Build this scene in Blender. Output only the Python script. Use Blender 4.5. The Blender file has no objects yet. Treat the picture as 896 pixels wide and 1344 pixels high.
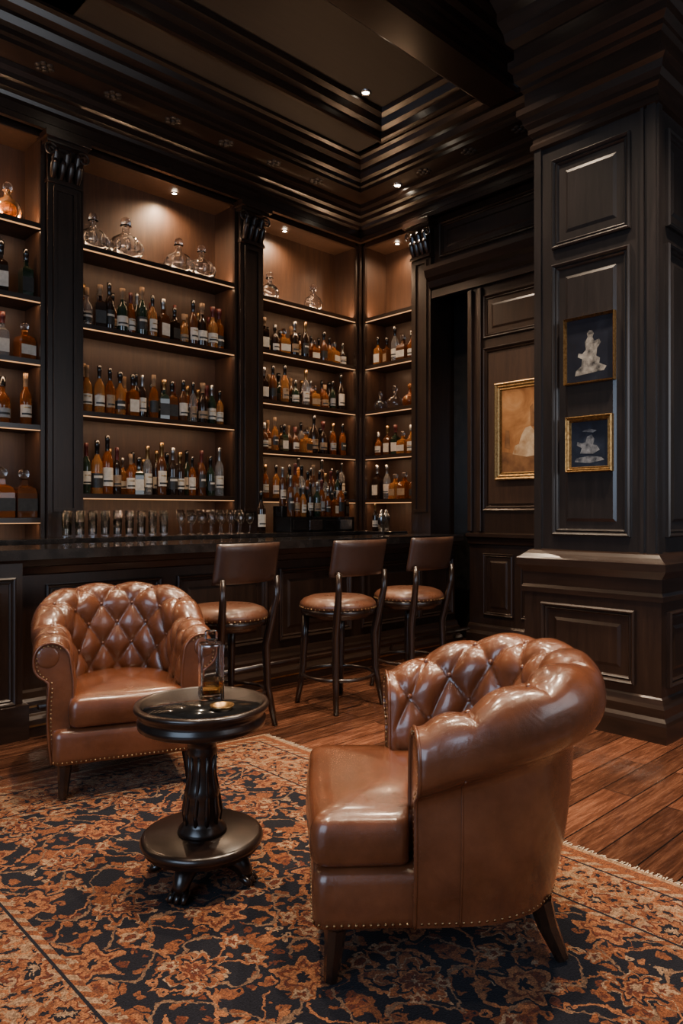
import bpy, bmesh, math, random
from mathutils import Vector, Matrix
random.seed(7)
pi=math.pi
# ------------------------------------------------------------------ materials
class G:
    def __init__(s,name):
        s.mat=bpy.data.materials.new(name); s.mat.use_nodes=True
        s.nt=s.mat.node_tree; s.b=s.nt.nodes['Principled BSDF']
    def n(s,t,**k):
        nd=s.nt.nodes.new(t)
        for a,v in k.items(): setattr(nd,a,v)
        return nd
    def l(s,a,b): s.nt.links.new(a,b)
    def m(s,op,a,b=None,c=None):
        nd=s.n('ShaderNodeMath',operation=op)
        for i,v in enumerate((a,b,c)):
            if v is None: continue
            if isinstance(v,(int,float)): nd.inputs[i].default_value=v
            else: s.l(v,nd.inputs[i])
        return nd.outputs[0]
    def mix(s,f,a,b,mode='MIX'):
        nd=s.n('ShaderNodeMix',data_type='RGBA',blend_type=mode)
        for sock,v in ((nd.inputs[0],f),(nd.inputs[6],a),(nd.inputs[7],b)):
            if isinstance(v,(int,float)): sock.default_value=v
            elif isinstance(v,tuple): sock.default_value=(*v[:3],1)
            else: s.l(v,sock)
        return nd.outputs[2]
    def ramp(s,fac,stops,const=False):
        nd=s.n('ShaderNodeValToRGB'); cr=nd.color_ramp
        if const: cr.interpolation='CONSTANT'
        while len(cr.elements)<len(stops): cr.elements.new(0.5)
        for e,(p,c) in zip(cr.elements,stops):
            e.position=p; e.color=(*c,1)
        s.l(fac,nd.inputs[0]); return nd.outputs[0]
    def coord(s,scale=(1,1,1),kind='Object',rot=(0,0,0)):
        t=s.n('ShaderNodeTexCoord'); mp=s.n('ShaderNodeMapping')
        mp.inputs['Scale'].default_value=scale; mp.inputs['Rotation'].default_value=rot
        s.l(t.outputs[kind],mp.inputs[0]); return mp.outputs[0]
    def noise(s,vec,scale,detail=4,rough=.55,dist=0):
        nd=s.n('ShaderNodeTexNoise'); nd.inputs['Scale'].default_value=scale
        nd.inputs['Detail'].default_value=detail; nd.inputs['Roughness'].default_value=rough
        nd.inputs['Distortion'].default_value=dist
        s.l(vec,nd.inputs['Vector']); return nd.outputs[0]
    def bump(s,h,st,dist=.002):
        nd=s.n('ShaderNodeBump'); nd.inputs['Strength'].default_value=st; nd.inputs['Distance'].default_value=dist
        s.l(h,nd.inputs['Height']); s.l(nd.outputs[0],s.b.inputs['Normal'])
    def set(s,**k):
        for a,v in k.items():
            sock=s.b.inputs[a.replace('_',' ')]
            if isinstance(v,(int,float)): sock.default_value=v
            elif isinstance(v,tuple): sock.default_value=(*v[:3],1) if len(v)==3 else v
            else: s.l(v,sock)
        return s.mat

def pm(name,c1,c2,scale=8,stretch=(1,1,1),rough=.5,metal=0,bump=0,coat=0,**k):
    g=G(name); f=g.noise(g.coord(stretch),scale)
    col=g.ramp(f,[(.3,c1),(.7,c2)])
    if bump: g.bump(f,bump)
    return g.set(Base_Color=col,Roughness=rough,Metallic=metal,Coat_Weight=coat,**k)

def wood(name,c1,c2,stretch,rough=.33,coat=.25):
    g=G(name); v=g.coord(stretch)
    f1=g.noise(v,3,6,.6,.6); f2=g.noise(v,14,3,.6)
    f=g.m('ADD',g.m('MULTIPLY',f1,.7),g.m('MULTIPLY',f2,.3))
    col=g.ramp(f,[(.3,c1),(.55,tuple((a+b)/2 for a,b in zip(c1,c2))),(.72,c2)])
    g.bump(f2,.08)
    return g.set(Base_Color=col,Roughness=rough,Coat_Weight=coat,Coat_Roughness=.22)
DK1=(.011,.0062,.0044); DK2=(.036,.019,.012)
WV=wood('espresso_wood_vertical',DK1,DK2,(9,9,.8),.32,.35)
WH=wood('espresso_wood_horizontal',DK1,DK2,(.8,.8,9),.28,.4)
WP=wood('pillar_panel_wood',(.011,.0095,.0095),(.027,.022,.021),(9,9,.8),.32,.35)
WB=wood('walnut_back_panel',(.022,.0098,.0052),(.064,.030,.0155),(8,8,.7),.5,.05)
WC=wood('ceiling_wood',(.017,.0125,.010),(.029,.021,.017),(.6,6,6),.55,.05)
WL=wood('dark_leg_wood',(.009,.005,.004),(.030,.015,.009),(6,6,2),.25,.5)
WT=wood('table_wood',(.006,.0035,.003),(.028,.013,.008),(5,5,3),.28,.35)
BRASS=pm('aged_brass',(.35,.2,.08),(.6,.38,.16),20,rough=.3,metal=1)
GOLD=pm('gilded_frame',(.22,.12,.04),(.55,.36,.15),60,rough=.38,metal=.9,bump=.5)
NAIL=pm('brass_nailhead',(.25,.15,.07),(.45,.3,.15),30,rough=.3,metal=1)
STEEL=pm('brushed_steel',(.35,.35,.36),(.55,.55,.56),40,rough=.25,metal=1)
BLACK=pm('black_lacquer',(.006,.006,.006),(.014,.013,.012),12,rough=.12,coat=.6)
STONE=pm('bar_top_stone',(.010,.009,.009),(.035,.03,.028),9,rough=.12,coat=.5)

def leather(name,c1,c2,rough=.3,coat=.3):
    g=G(name); v=g.coord(); f=g.noise(v,6,5,.6)
    vo=g.n('ShaderNodeTexVoronoi',feature='DISTANCE_TO_EDGE'); vo.inputs['Scale'].default_value=260
    g.l(v,vo.inputs['Vector'])
    fold=g.noise(v,9,4,.55,.8)
    h=g.m('ADD',g.m('MULTIPLY',g.m('MINIMUM',vo.outputs[0],.12),1.0),g.m('MULTIPLY',fold,2.6))
    g.bump(h,.28,.006)
    col=g.ramp(f,[(.28,c1),(.7,c2)])
    rr=g.m('ADD',g.m('MULTIPLY',g.noise(v,9,3),.16),rough-.08)
    return g.set(Base_Color=col,Roughness=rr,Coat_Weight=coat,Coat_Roughness=.14,Specular_IOR_Level=.6)
LEA=leather('cognac_leather',(.082,.025,.0095),(.170,.057,.024),.24,.6)
LES=leather('stool_leather',(.085,.032,.016),(.14,.055,.028),.29)
LEB=leather('stool_back_leather',(.032,.014,.009),(.058,.026,.016),.36)

def glass(name,c,rough=.02,trans=1,ior=1.45,coat=0):
    g=G(name); f=g.noise(g.coord(),5,2)
    col=g.ramp(f,[(.2,tuple(x*.92 for x in c)),(.8,c)])
    return g.set(Base_Color=col,Roughness=rough,Transmission_Weight=trans,IOR=ior,Coat_Weight=coat,Coat_Roughness=.02)
GCL=glass('clear_crystal',(.97,.97,.97))
GTH=glass('thin_clear_glass',(.98,.98,.98),.0,1,1.16,1)
GLIQ=glass('amber_whisky',(.92,.48,.14),ior=1.33)
BG=[pm('bottle_glass_dark',(.010,.006,.004),(.025,.011,.006),6,rough=.08,coat=.6),
    glass('bottle_glass_amber',(.42,.12,.022),.03,.7),
    pm('bottle_glass_brown',(.05,.016,.006),(.12,.042,.014),6,rough=.08,coat=.6),
    glass('bottle_glass_honey',(.62,.26,.07),.03,.65),
    glass('bottle_glass_clear',(.85,.84,.80),.03,.9),
    pm('bottle_glass_green',(.008,.016,.009),(.022,.036,.020),6,rough=.08,coat=.6)]
LAB=[pm('label_cream',(.52,.46,.37),(.70,.63,.53),30,rough=.6),
     pm('label_black',(.012,.011,.010),(.03,.027,.024),30,rough=.5),
     pm('label_tan',(.22,.14,.08),(.36,.25,.15),30,rough=.6),
     pm('label_grey',(.22,.22,.22),(.34,.34,.33),30,rough=.6)]
CAP=[BLACK,pm('cap_gold_foil',(.3,.17,.06),(.5,.32,.14),30,rough=.35,metal=1),pm('cap_dark_red',(.07,.01,.008),(.12,.02,.015),20,rough=.4),pm('cap_cork',(.2,.12,.06),(.32,.2,.11),40,rough=.8),pm('cap_silver_foil',(.3,.3,.3),(.5,.5,.48),40,rough=.35,metal=1)]
def emis(name,c,s):
    g=G(name); f=g.noise(g.coord(),3,1)
    col=g.ramp(f,[(0,c),(1,tuple(x*.97 for x in c))])
    return g.set(Base_Color=(0.02,.02,.02),Emission_Color=col,Emission_Strength=s)
LED=emis('warm_led_strip',(1,.48,.2),.95)
BULB=emis('downlight_bulb',(1,.82,.6),60)

# ------------------------------------------------------------------ mesh builder
class MB:
    def __init__(s): s.v=[];s.f=[];s.mi=[];s.sm=[];s.mats=[];s.T=None
    def add(s,vs,fs,mat,smooth=False):
        if mat not in s.mats: s.mats.append(mat)
        k=s.mats.index(mat); o=len(s.v)
        if s.T: vs=[s.T@Vector(v) for v in vs]
        s.v+= [tuple(v) for v in vs]
        for f in fs: s.f.append([i+o for i in f]); s.mi.append(k); s.sm.append(smooth)
    def box(s,x0,x1,y0,y1,z0,z1,mat):
        vs=[(x,y,z) for z in (z0,z1) for y in (y0,y1) for x in (x0,x1)]
        s.add(vs,[(0,2,3,1),(4,5,7,6),(0,1,5,4),(2,6,7,3),(0,4,6,2),(1,3,7,5)],mat)
    def lathe(s,prof,c,mat,seg=20,smooth=True,a0=0,a1=2*pi,sx=1,sy=1,rot=0):
        full=abs(a1-a0-2*pi)<1e-6; n=seg if full else seg+1
        vs=[];fs=[]
        for r,z in prof:
            for i in range(n):
                a=a0+(a1-a0)*i/seg
                x=r*math.cos(a)*sx;y=r*math.sin(a)*sy
                vs.append((c[0]+x*math.cos(rot)-y*math.sin(rot),c[1]+x*math.sin(rot)+y*math.cos(rot),c[2]+z))
        for j in range(len(prof)-1):
            for i in range(seg):
                k=(i+1)%n
                fs.append((j*n+i,j*n+k,(j+1)*n+k,(j+1)*n+i))
        s.add(vs,fs,mat,smooth)
    def tube(s,pts,rad,mat,seg=10,closed=False,smooth=True):
        pts=[Vector(p) for p in pts]; n=len(pts)
        if isinstance(rad,(int,float)): rad=[rad]*n
        vs=[];fs=[]; up=None
        for i,p in enumerate(pts):
            if closed: d=pts[(i+1)%n]-pts[i-1]
            else: d=pts[min(i+1,n-1)]-pts[max(i-1,0)]
            d.normalize()
            if up is None:
                up=Vector((0,0,1)) if abs(d.z)<.9 else Vector((1,0,0))
            e=(up-d*up.dot(d)); e.normalize(); up=e; f=d.cross(e)
            for k in range(seg):
                a=2*pi*k/seg
                vs.append(p+(e*math.cos(a)+f*math.sin(a))*rad[i])
        for i in range(n if closed else n-1):
            for k in range(seg):
                j=(i+1)%n
                fs.append((i*seg+k,i*seg+(k+1)%seg,j*seg+(k+1)%seg,j*seg+k))
        if not closed:
            fs.append(tuple(range(seg))); fs.append(tuple((n-1)*seg+k for k in range(seg)))
        s.add(vs,fs,mat,smooth)
    def ball(s,c,r,mat,seg=8,rings=5,sx=1,sy=1,sz=1):
        pr=[(max(1e-4,r*math.sin(pi*i/rings)),-r*math.cos(pi*i/rings)*sz) for i in range(rings+1)]
        s.lathe(pr,c,mat,seg,True,sx=sx,sy=sy)
    def frame(s,P,U,V,N,w,h,mat,bw=.05,d=.025,prof=None):
        P,U,V,N=map(Vector,(P,U,V,N))
        prof=prof or [(0,0),(0,d*.7),(.2,d),(.4,d*.75),(.55,d*.35),(.75,d*.55),(.9,d*.3),(1,0)]
        vs=[];fs=[]
        for t,e in prof:
            o=t*bw
            for a,b in ((o,o),(w-o,o),(w-o,h-o),(o,h-o)):
                vs.append(P+U*a+V*b+N*e)
        for j in range(len(prof)-1):
            for i in range(4):
                k=(i+1)%4; fs.append((j*4+i,j*4+k,(j+1)*4+k,(j+1)*4+i))
        s.add(vs,fs,mat)
    def panel(s,P,U,V,N,w,h,mat,bw=.05,d=.025,e=.004):
        s.frame(P,U,V,N,w,h,mat,bw,d)
        P,U,V,N=map(Vector,(P,U,V,N))
        i=bw*2.0
        vs=[P+U*a+V*b+N*z for z,q in ((0,i),(e*2,i+.02)) for a,b in ((q,q),(w-q,q),(w-q,h-q),(q,h-q))]
        s.add(vs,[(0,1,5,4),(1,2,6,5),(2,3,7,6),(3,0,4,7),(4,5,6,7)],mat)
    def sweep(s,path,prof,mat,closed=False,side=-1,smooth=False):
        n=len(path);m=len(prof);vs=[];fs=[]
        P=[Vector((p[0],p[1])) for p in path]
        for i in range(n):
            a=(P[i]-P[i-1]).normalized() if (closed or i>0) else None
            b=(P[(i+1)%n]-P[i]).normalized() if (closed or i<n-1) else None
            a=a or b; b=b or a
            n1=Vector((-a.y,a.x))*side; n2=Vector((-b.y,b.x))*side
            mt=(n1+n2)/(1+n1.dot(n2))
            for o,z in prof: vs.append((P[i].x+mt.x*o,P[i].y+mt.y*o,z))
        for i in range(n if closed else n-1):
            j=(i+1)%n
            for k in range(m-1): fs.append((i*m+k,j*m+k,j*m+k+1,i*m+k+1))
        if not closed:
            fs.append(tuple(range(m))); fs.append(tuple((n-1)*m+k for k in range(m)))
        s.add(vs,fs,mat,smooth)
    def build(s,name,parent=None,loc=(0,0,0),rot=0,bevel=0,recalc=True):
        me=bpy.data.meshes.new(name); me.from_pydata(s.v,[],s.f)
        for m in s.mats: me.materials.append(m)
        me.polygons.foreach_set('material_index',s.mi); me.polygons.foreach_set('use_smooth',s.sm)
        me.update()
        if recalc:
            bm=bmesh.new(); bm.from_mesh(me); bmesh.ops.recalc_face_normals(bm,faces=bm.faces); bm.to_mesh(me); bm.free()
        ob=bpy.data.objects.new(name,me); bpy.context.scene.collection.objects.link(ob)
        ob.location=loc; ob.rotation_euler=(0,0,rot)
        if parent: ob.parent=parent
        if bevel:
            b=ob.modifiers.new('bevel','BEVEL'); b.width=bevel; b.segments=2; b.limit_method='ANGLE'
        return ob
def empty(name,loc=(0,0,0),rot=0):
    e=bpy.data.objects.new(name,None); bpy.context.scene.collection.objects.link(e)
    e.location=loc; e.rotation_euler=(0,0,rot); e.empty_display_size=.1; return e
def sstep(t): t=max(0,min(1,t)); return t*t*(3-2*t)

# ------------------------------------------------------------------ camera
A=math.radians(46.5)
def c2w(r,f): return (math.sin(A)*r+math.cos(A)*f, -math.cos(A)*r+math.sin(A)*f)
cam=bpy.data.cameras.new('camera'); co=bpy.data.objects.new('camera',cam)
bpy.context.scene.collection.objects.link(co); bpy.context.scene.camera=co
cam.sensor_fit='VERTICAL'; cam.sensor_height=36; cam.sensor_width=24; cam.lens=36*950/1344
co.location=(0,0,1.32); co.rotation_euler=(pi/2,0,-math.radians(43.5)); cam.clip_start=.05

# ------------------------------------------------------------------ floor
g=G('walnut_plank_floor'); v=g.coord()
br=g.n('ShaderNodeTexBrick'); br.offset=.37; br.offset_frequency=2
for k,val in (('Scale',1),('Mortar Size',.0035),('Mortar Smooth',.15),('Bias',0),('Brick Width',1.25),('Row Height',.15)): br.inputs[k].default_value=val
br.inputs['Color1'].default_value=(.0,.0,.0,1); br.inputs['Color2'].default_value=(1,1,1,1); br.inputs['Mortar'].default_value=(.5,.5,.5,1)
g.l(v,br.inputs['Vector'])
grv=g.n('ShaderNodeMapping'); grv.inputs['Scale'].default_value=(1.1,11,1); g.l(v,grv.inputs[0])
off=g.n('ShaderNodeVectorMath',operation='ADD'); g.l(grv.outputs[0],off.inputs[0])
cb=g.n('ShaderNodeCombineXYZ'); g.l(g.m('MULTIPLY',br.outputs['Color'],7.0),cb.inputs[0]); g.l(g.m('MULTIPLY',br.outputs['Color'],3.0),cb.inputs[2]); g.l(cb.outputs[0],off.inputs[1])
gr=g.noise(off.outputs[0],1.9,7,.65,1.6); gr2=g.noise(off.outputs[0],9,4,.6,.3)
ff=g.m('ADD',g.m('MULTIPLY',gr,.68),g.m('MULTIPLY',gr2,.32))
c=g.ramp(ff,[(.32,(.020,.0075,.0042)),(.5,(.085,.033,.018)),(.66,(.185,.082,.046))])
tone=g.ramp(br.outputs['Color'],[(0,(.45,.42,.41)),(.5,(.95,.92,.9)),(1,(1.55,1.45,1.38))])
c=g.mix(1.0,c,tone,'MULTIPLY')
c=g.mix(br.outputs['Fac'],c,(.004,.002,.0015))
g.bump(g.m('SUBTRACT',g.m('MULTIPLY',gr2,.2),br.outputs['Fac']),.4,.002)
FLOOR=g.set(Base_Color=c,Roughness=g.m('ADD',g.m('MULTIPLY',gr2,.2),.16),Coat_Weight=.35,Coat_Roughness=.15)
mb=MB(); mb.box(-3,6.6,-2.6,6.6,-.1,0,FLOOR); mb.build('floor')

# ------------------------------------------------------------------ ceiling (coffered)
mb=MB(); mb.box(-3,6.6,-2.6,6.6,5.2,5.35,WC)
xs=[(-3,-1.4),(1.9,2.25),(5.22,6.6)]
ys=[(-2.6,-.6),(1.45,1.85),(3.35,3.78),(4.93,6.6)]
for a,b in xs: mb.box(a,b,-2.6,6.6,5.0,5.2,WC)
for a,b in ys: mb.box(-3,6.6,a,b,5.0,5.2,WC)
for (xa,xb) in ((-1.4,1.9),(2.25,5.22)):
    for (ya,yb) in ((-.6,1.45),(1.85,3.35),(3.78,4.93)):
        mb.sweep([(xa,ya),(xb,ya),(xb,yb),(xa,yb)],[(0,5.2),(.16,5.2),(.15,5.16),(.10,5.14),(.08,5.08),(.03,5.06),(.02,5.0),(.0,4.985),(-.03,4.985),(-.04,5.0)],WH,closed=True,side=1)
mb.box(-3,5.3,3.42,3.70,4.86,5.0,WH)
mb.sweep([(-3,3.70),(5.3,3.70)],[(0,4.86),(.03,4.88),(.03,4.93),(.06,4.96),(.06,5.0)],WH,side=1)
mb.sweep([(-3,3.42),(5.3,3.42)],[(0,4.86),(.03,4.88),(.03,4.93),(.06,4.96),(.06,5.0)],WH,side=-1)
mb.build('ceiling')

# ------------------------------------------------------------------ walls
mb=MB(); mb.box(-3,6.6,6.22,6.4,0,5.0,WV); mb.box(-3,5.85,5.85,6.22,4.40,5.0,WH); mb.build('wall_back')
mb=MB(); mb.box(6.22,6.4,-2.6,6.22,0,5.0,WV)
mb.box(5.85,6.22,4.40,6.22,4.40,5.0,WH)
mb.box(5.86,6.22,2.60,4.33,0,3.6,WV)
mb.box(5.86,6.22,2.60,4.78,3.6,5.0,WV)
U=(0,-1,0);V=(0,0,1);N=(-1,0,0)
mb.panel((5.86,4.16,1.33),U,V,N,1.1,1.58,WV,.05,.03)
mb.box(5.85,5.856,3.12,4.10,1.40,2.84,WB)
mb.panel((5.86,4.16,3.0),U,V,N,1.1,.42,WV,.045,.025)
mb.panel((5.86,4.70,3.93),U,V,N,1.8,.36,WV,.045,.03)
for y0,w in ((4.16,.34),(3.74,.9)):
    mb.panel((5.86,y0,.32),U,V,N,w,.6,WV,.035,.02)
mb.build('wall_right')
mb=MB()
mb.sweep([(5.86,4.78),(5.86,2.60)],[(0,3.52),(.05,3.52),(.05,3.60),(.08,3.62),(.10,3.68),(.14,3.71),(.17,3.78),(.17,3.82),(0,3.84)],WH)
mb.sweep([(5.86,4.33),(5.86,2.60)],[(0,1.0),(.03,1.01),(.04,1.06),(.07,1.08),(.07,1.11),(0,1.12)],WH)
mb.build('trim_1')
mb=MB()
mb.sweep([(5.86,4.33),(5.86,2.60)],[(0,0),(.06,0),(.06,.14),(.04,.17),(.03,.21),(.015,.23),(0,.23)],WH)
mb.build('baseboard_right')
mb=MB()
for y in (4.33,4.22): mb.box(5.82,5.86,y-.05,y,1.13,3.5,WV)
mb.box(6.16,6.22,4.34,4.76,0,3.6,BLACK)  # black sheet, the doorway recess's shade put into the colour
mb.build('trim_2',bevel=.006)

# main cornice
cp=[(0,4.34),(.04,4.34),(.04,4.385),(.02,4.40),(.02,4.47),(.05,4.485),(.06,4.51),(.09,4.53),(.09,4.575),(.12,4.59),(.12,4.63),(.14,4.66),(.14,4.70),(.36,4.70),(.36,4.735),(.38,4.75),(.38,4.79),(.41,4.81),(.43,4.86),(.43,4.89),(.47,4.92),(.49,4.96),(.52,4.975),(.52,5.0)]
mb=MB(); mb.sweep([(-3,5.78),(5.78,5.78),(5.78,2.95)],cp,WH)
x=-2.8
while x<5.2:
    for k in range(6):
        a=k*2*pi/6; mb.ball((x+.05*math.cos(a),5.54+.05*math.sin(a),4.699),.028,WC,8,5,sz=.35)
    mb.ball((x,5.54,4.697),.025,WC,8,5,sz=.6); x+=.55
y=5.2-.55
while y>3.0:
    for k in range(6):
        a=k*2*pi/6; mb.ball((5.54+.05*math.cos(a),y+.05*math.sin(a),4.699),.028,WC,8,5,sz=.35)
    mb.ball((5.54,y,4.697),.025,WC,8,5,sz=.6); y-=.55
mb.build('trim_3')

# ------------------------------------------------------------------ pillar
PX,PY0,PY1=4.24,1.80,2.60
mb=MB(); mb.box(PX,6.22,PY0,PY1,0,5.0,WP)
mb.box(PX-.015,PX,PY0+.0,PY0+.05,1.06,3.74,WP); mb.box(PX-.015,PX,PY1-.05,PY1,1.06,3.74,WP)
mb.box(PX,PX+.05,PY0-.015,PY0,1.06,3.74,WP); mb.box(PX-.015,PX,PY0+.07,PY0+.09,1.06,3.74,WP)
mb.panel((PX,2.47,1.17),U,V,N,.52,1.75,WP,.045,.03)
mb.panel((PX,2.47,3.02),U,V,N,.52,.58,WP,.045,.03)
mb.panel((PX+.12,PY0,1.17),(1,0,0),V,(0,-1,0),.8,1.75,WP,.045,.03)
mb.panel((PX+.12,PY0,3.02),(1,0,0),V,(0,-1,0),.8,.58,WP,.045,.03)
mb.box(PX-.05,6.22,PY0-.05,PY1+.05,0,1.0,WV)
mb.panel((PX-.05,2.52,.30),U,V,N,.62,.44,WV,.045,.03)
mb.panel((PX+.02,PY0-.05,.30),(1,0,0),V,(0,-1,0),.8,.44,WV,.045,.03)
ring=[(6.2,PY1),(PX,PY1),(PX,PY0),(6.2,PY0)]
mb.sweep(ring,[(0.03,.80),(.065,.80),(.065,.83),(.055,.85),(.055,.93),(.07,.95),(.09,.975),(.09,1.02),(.075,1.03),(.05,1.05),(.03,1.07),(0,1.08)],WH,side=-1)
mb.sweep(ring,[(.03,0),(.10,0),(.10,.10),(.095,.12),(.08,.14),(.08,.19),(.07,.21),(.06,.24),(.05,.25)],WH,side=-1)
mb.sweep(ring,[(0,3.70),(.025,3.71),(.025,3.74),(.012,3.76),(.012,3.80),(.035,3.82),(.035,3.85),(.055,3.88),(.065,3.92),(.09,3.94),(.09,3.98),(.05,3.99),(.05,4.09),(.07,4.11),(.07,4.14),(.10,4.17),(.105,4.22),(.13,4.25),(.13,4.30),(.10,4.31),(.10,4.39),(.14,4.43),(.15,4.49),(.18,4.57),(.18,4.63),(.21,4.71),(.23,4.84),(.25,5.0)],WH,side=-1)
mb.build('trim_4')

# ------------------------------------------------------------------ framed pictures
def art(name,c1,c2,c3,scale):
    g=G(name); v=g.coord((1,1,1)); a=g.noise(v,scale,6,.6,.8); b=g.noise(v,scale*3,5,.6)
    return g.set(Base_Color=g.mix(g.m('MULTIPLY',b,.5),g.ramp(a,[(.3,c1),(.55,c2),(.75,c3)]),c1),Roughness=.35)
def picture(name,x,yL,z0,w,h,fw,canvas,shapes,frame_mat=GOLD):
    e=empty(name,(x,yL,z0))
    m=MB(); m.frame((0,0,0),U,V,N,w,h,frame_mat,fw,.035,[(0,0),(0,.03),(.15,.038),(.35,.026),(.5,.03),(.7,.02),(.85,.024),(1,.008)])
    m.box(-.006,0,-w+.005,-.005,.005,h-.005,BLACK); m.build('frame',e)
    m=MB(); i=fw*.9; m.box(-.010,-.006,-w+i,-i,i,h-i,canvas); m.build('canvas',e)
    m=MB()
    for k,(pts,mt) in enumerate(shapes):
        vs=[(-.0105-.0004*k,-(i+p[0]*(w-2*i)),i+p[1]*(h-2*i)) for p in pts]
        m.add(vs,[tuple(range(len(vs)))],mt)
    m.build('painted_figure',e,recalc=False)
NV=art('painting_navy',(.005,.007,.013),(.010,.013,.024),(.025,.03,.045),5)
NV2=art('painting_blue_grey',(.006,.010,.02),(.015,.024,.045),(.05,.06,.08),9)
WM=art('painting_golden',(.20,.07,.02),(.55,.27,.10),(.78,.5,.26),3)
PG=pm('paint_plaster_grey',(.012,.013,.015),(.36,.34,.30),24,rough=.5)
PC=pm('paint_cream',(.35,.18,.07),(.75,.6,.4),9,rough=.5)
PBR=pm('paint_umber',(.08,.03,.012),(.35,.17,.065),7,rough=.5)
PB=pm('paint_pale_blue',(.012,.018,.03),(.24,.26,.28),28,rough=.5)
picture('framed_still_life',PX-.004,2.375,2.125,.335,.42,.014,NV,[
  ([(.18,.10),(.80,.14),(.86,.2),(.7,.26),(.3,.24),(.2,.18)],PG),([(.32,.24),(.70,.24),(.72,.34),(.64,.38),(.66,.50),(.74,.58),(.70,.64),(.60,.62),(.56,.68),(.46,.70),(.40,.62),(.42,.5),(.34,.44),(.26,.46),(.24,.40),(.34,.36)],PG),
  ([(.46,.70),(.56,.68),(.59,.74),(.55,.79),(.49,.80),(.44,.75)],PG)])
picture('framed_study',PX-.004,2.365,1.57,.31,.35,.035,NV2,[
  ([(.1,.12),(.5,.08),(.9,.14),(.82,.2),(.5,.24),(.15,.2)],PB),([(.25,.3),(.6,.28),(.78,.36),(.7,.46),(.6,.48),(.64,.6),(.56,.70),(.44,.66),(.40,.54),(.30,.52),(.18,.56),(.16,.48),(.30,.42)],PB),
  ([(.3,.78),(.6,.74),(.7,.78),(.5,.83)],PB)])
picture('gilt_framed_painting',5.83,4.0,1.62,.82,.92,.075,WM,[
  ([(0,0),(1,0),(1,.22),(.7,.28),(.4,.2),(0,.26)],PBR),
  ([(.18,.22),(.4,.18),(.60,.20),(.62,.28),(.5,.36),(.36,.36),(.22,.32)],PC),([(.28,.34),(.42,.36),(.56,.34),(.54,.46),(.46,.54),(.38,.52),(.32,.44)],PC),
  ([(.46,.54),(.60,.50),(.62,.78),(.56,.82),(.54,.68),(.51,.70),(.50,.80),(.45,.76)],PBR),([(.05,.3),(.14,.28),(.13,.5),(.07,.52)],PBR)])

# ------------------------------------------------------------------ lamps helper
KS=1.9
def lamp(kind,name,loc,energy,color,rot=None,**k):
    l=bpy.data.lights.new(name,kind); l.energy=energy*KS; l.color=color
    for a,v in k.items(): setattr(l,a,v)
    o=bpy.data.objects.new(name,l); bpy.context.scene.collection.objects.link(o); o.location=loc
    if rot is not None: o.rotation_euler=rot
    return o
WARM=(1,.60,.33)
# ------------------------------------------------------------------ bookcases
SF=5.87
def capital(m,x0,x1,y,ztop,axis):
    def P(a,d,z): return (a,y-d,z) if axis==0 else (y-d,a,z)
    def bx(a0,a1,d,z0,z1):
        p=P(a0,d,z0);q=P(a1,-.1,z1)
        m.box(min(p[0],q[0]),max(p[0],q[0]),min(p[1],q[1]),max(p[1],q[1]),z0,z1,WH)
    bx(x0-.05,x1+.05,.10,ztop-.05,ztop); bx(x0-.03,x1+.03,.07,ztop-.08,ztop-.05)
    bx(x0-.01,x1+.01,.03,ztop-.38,ztop-.35)
    w=x1-x0
    for sgn,cx in ((-1,x0),(1,x1)):
        pts=[]
        for i in range(22):
            a=i*.5; r=.055*(1-i/24)
            pts.append(P(cx+sgn*(.0-r*math.cos(a)*1),.06,ztop-.14+r*math.sin(a)))
        m.tube(pts,[.012-.0003*i for i in range(22)],WH,6)
    for row,(zz,n,hh) in enumerate(((ztop-.34,4,.12),(ztop-.26,3,.13))):
        for i in range(n):
            a=x0+w*(i+.5)/n
            pts=[P(a,.01,zz),P(a,.035,zz+hh*.5),P(a,.05,zz+hh*.85),P(a,.075,zz+hh),P(a,.085,zz+hh*.86)]
            m.tube(pts,[.02,.03,.028,.02,.006],WH,6)
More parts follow.
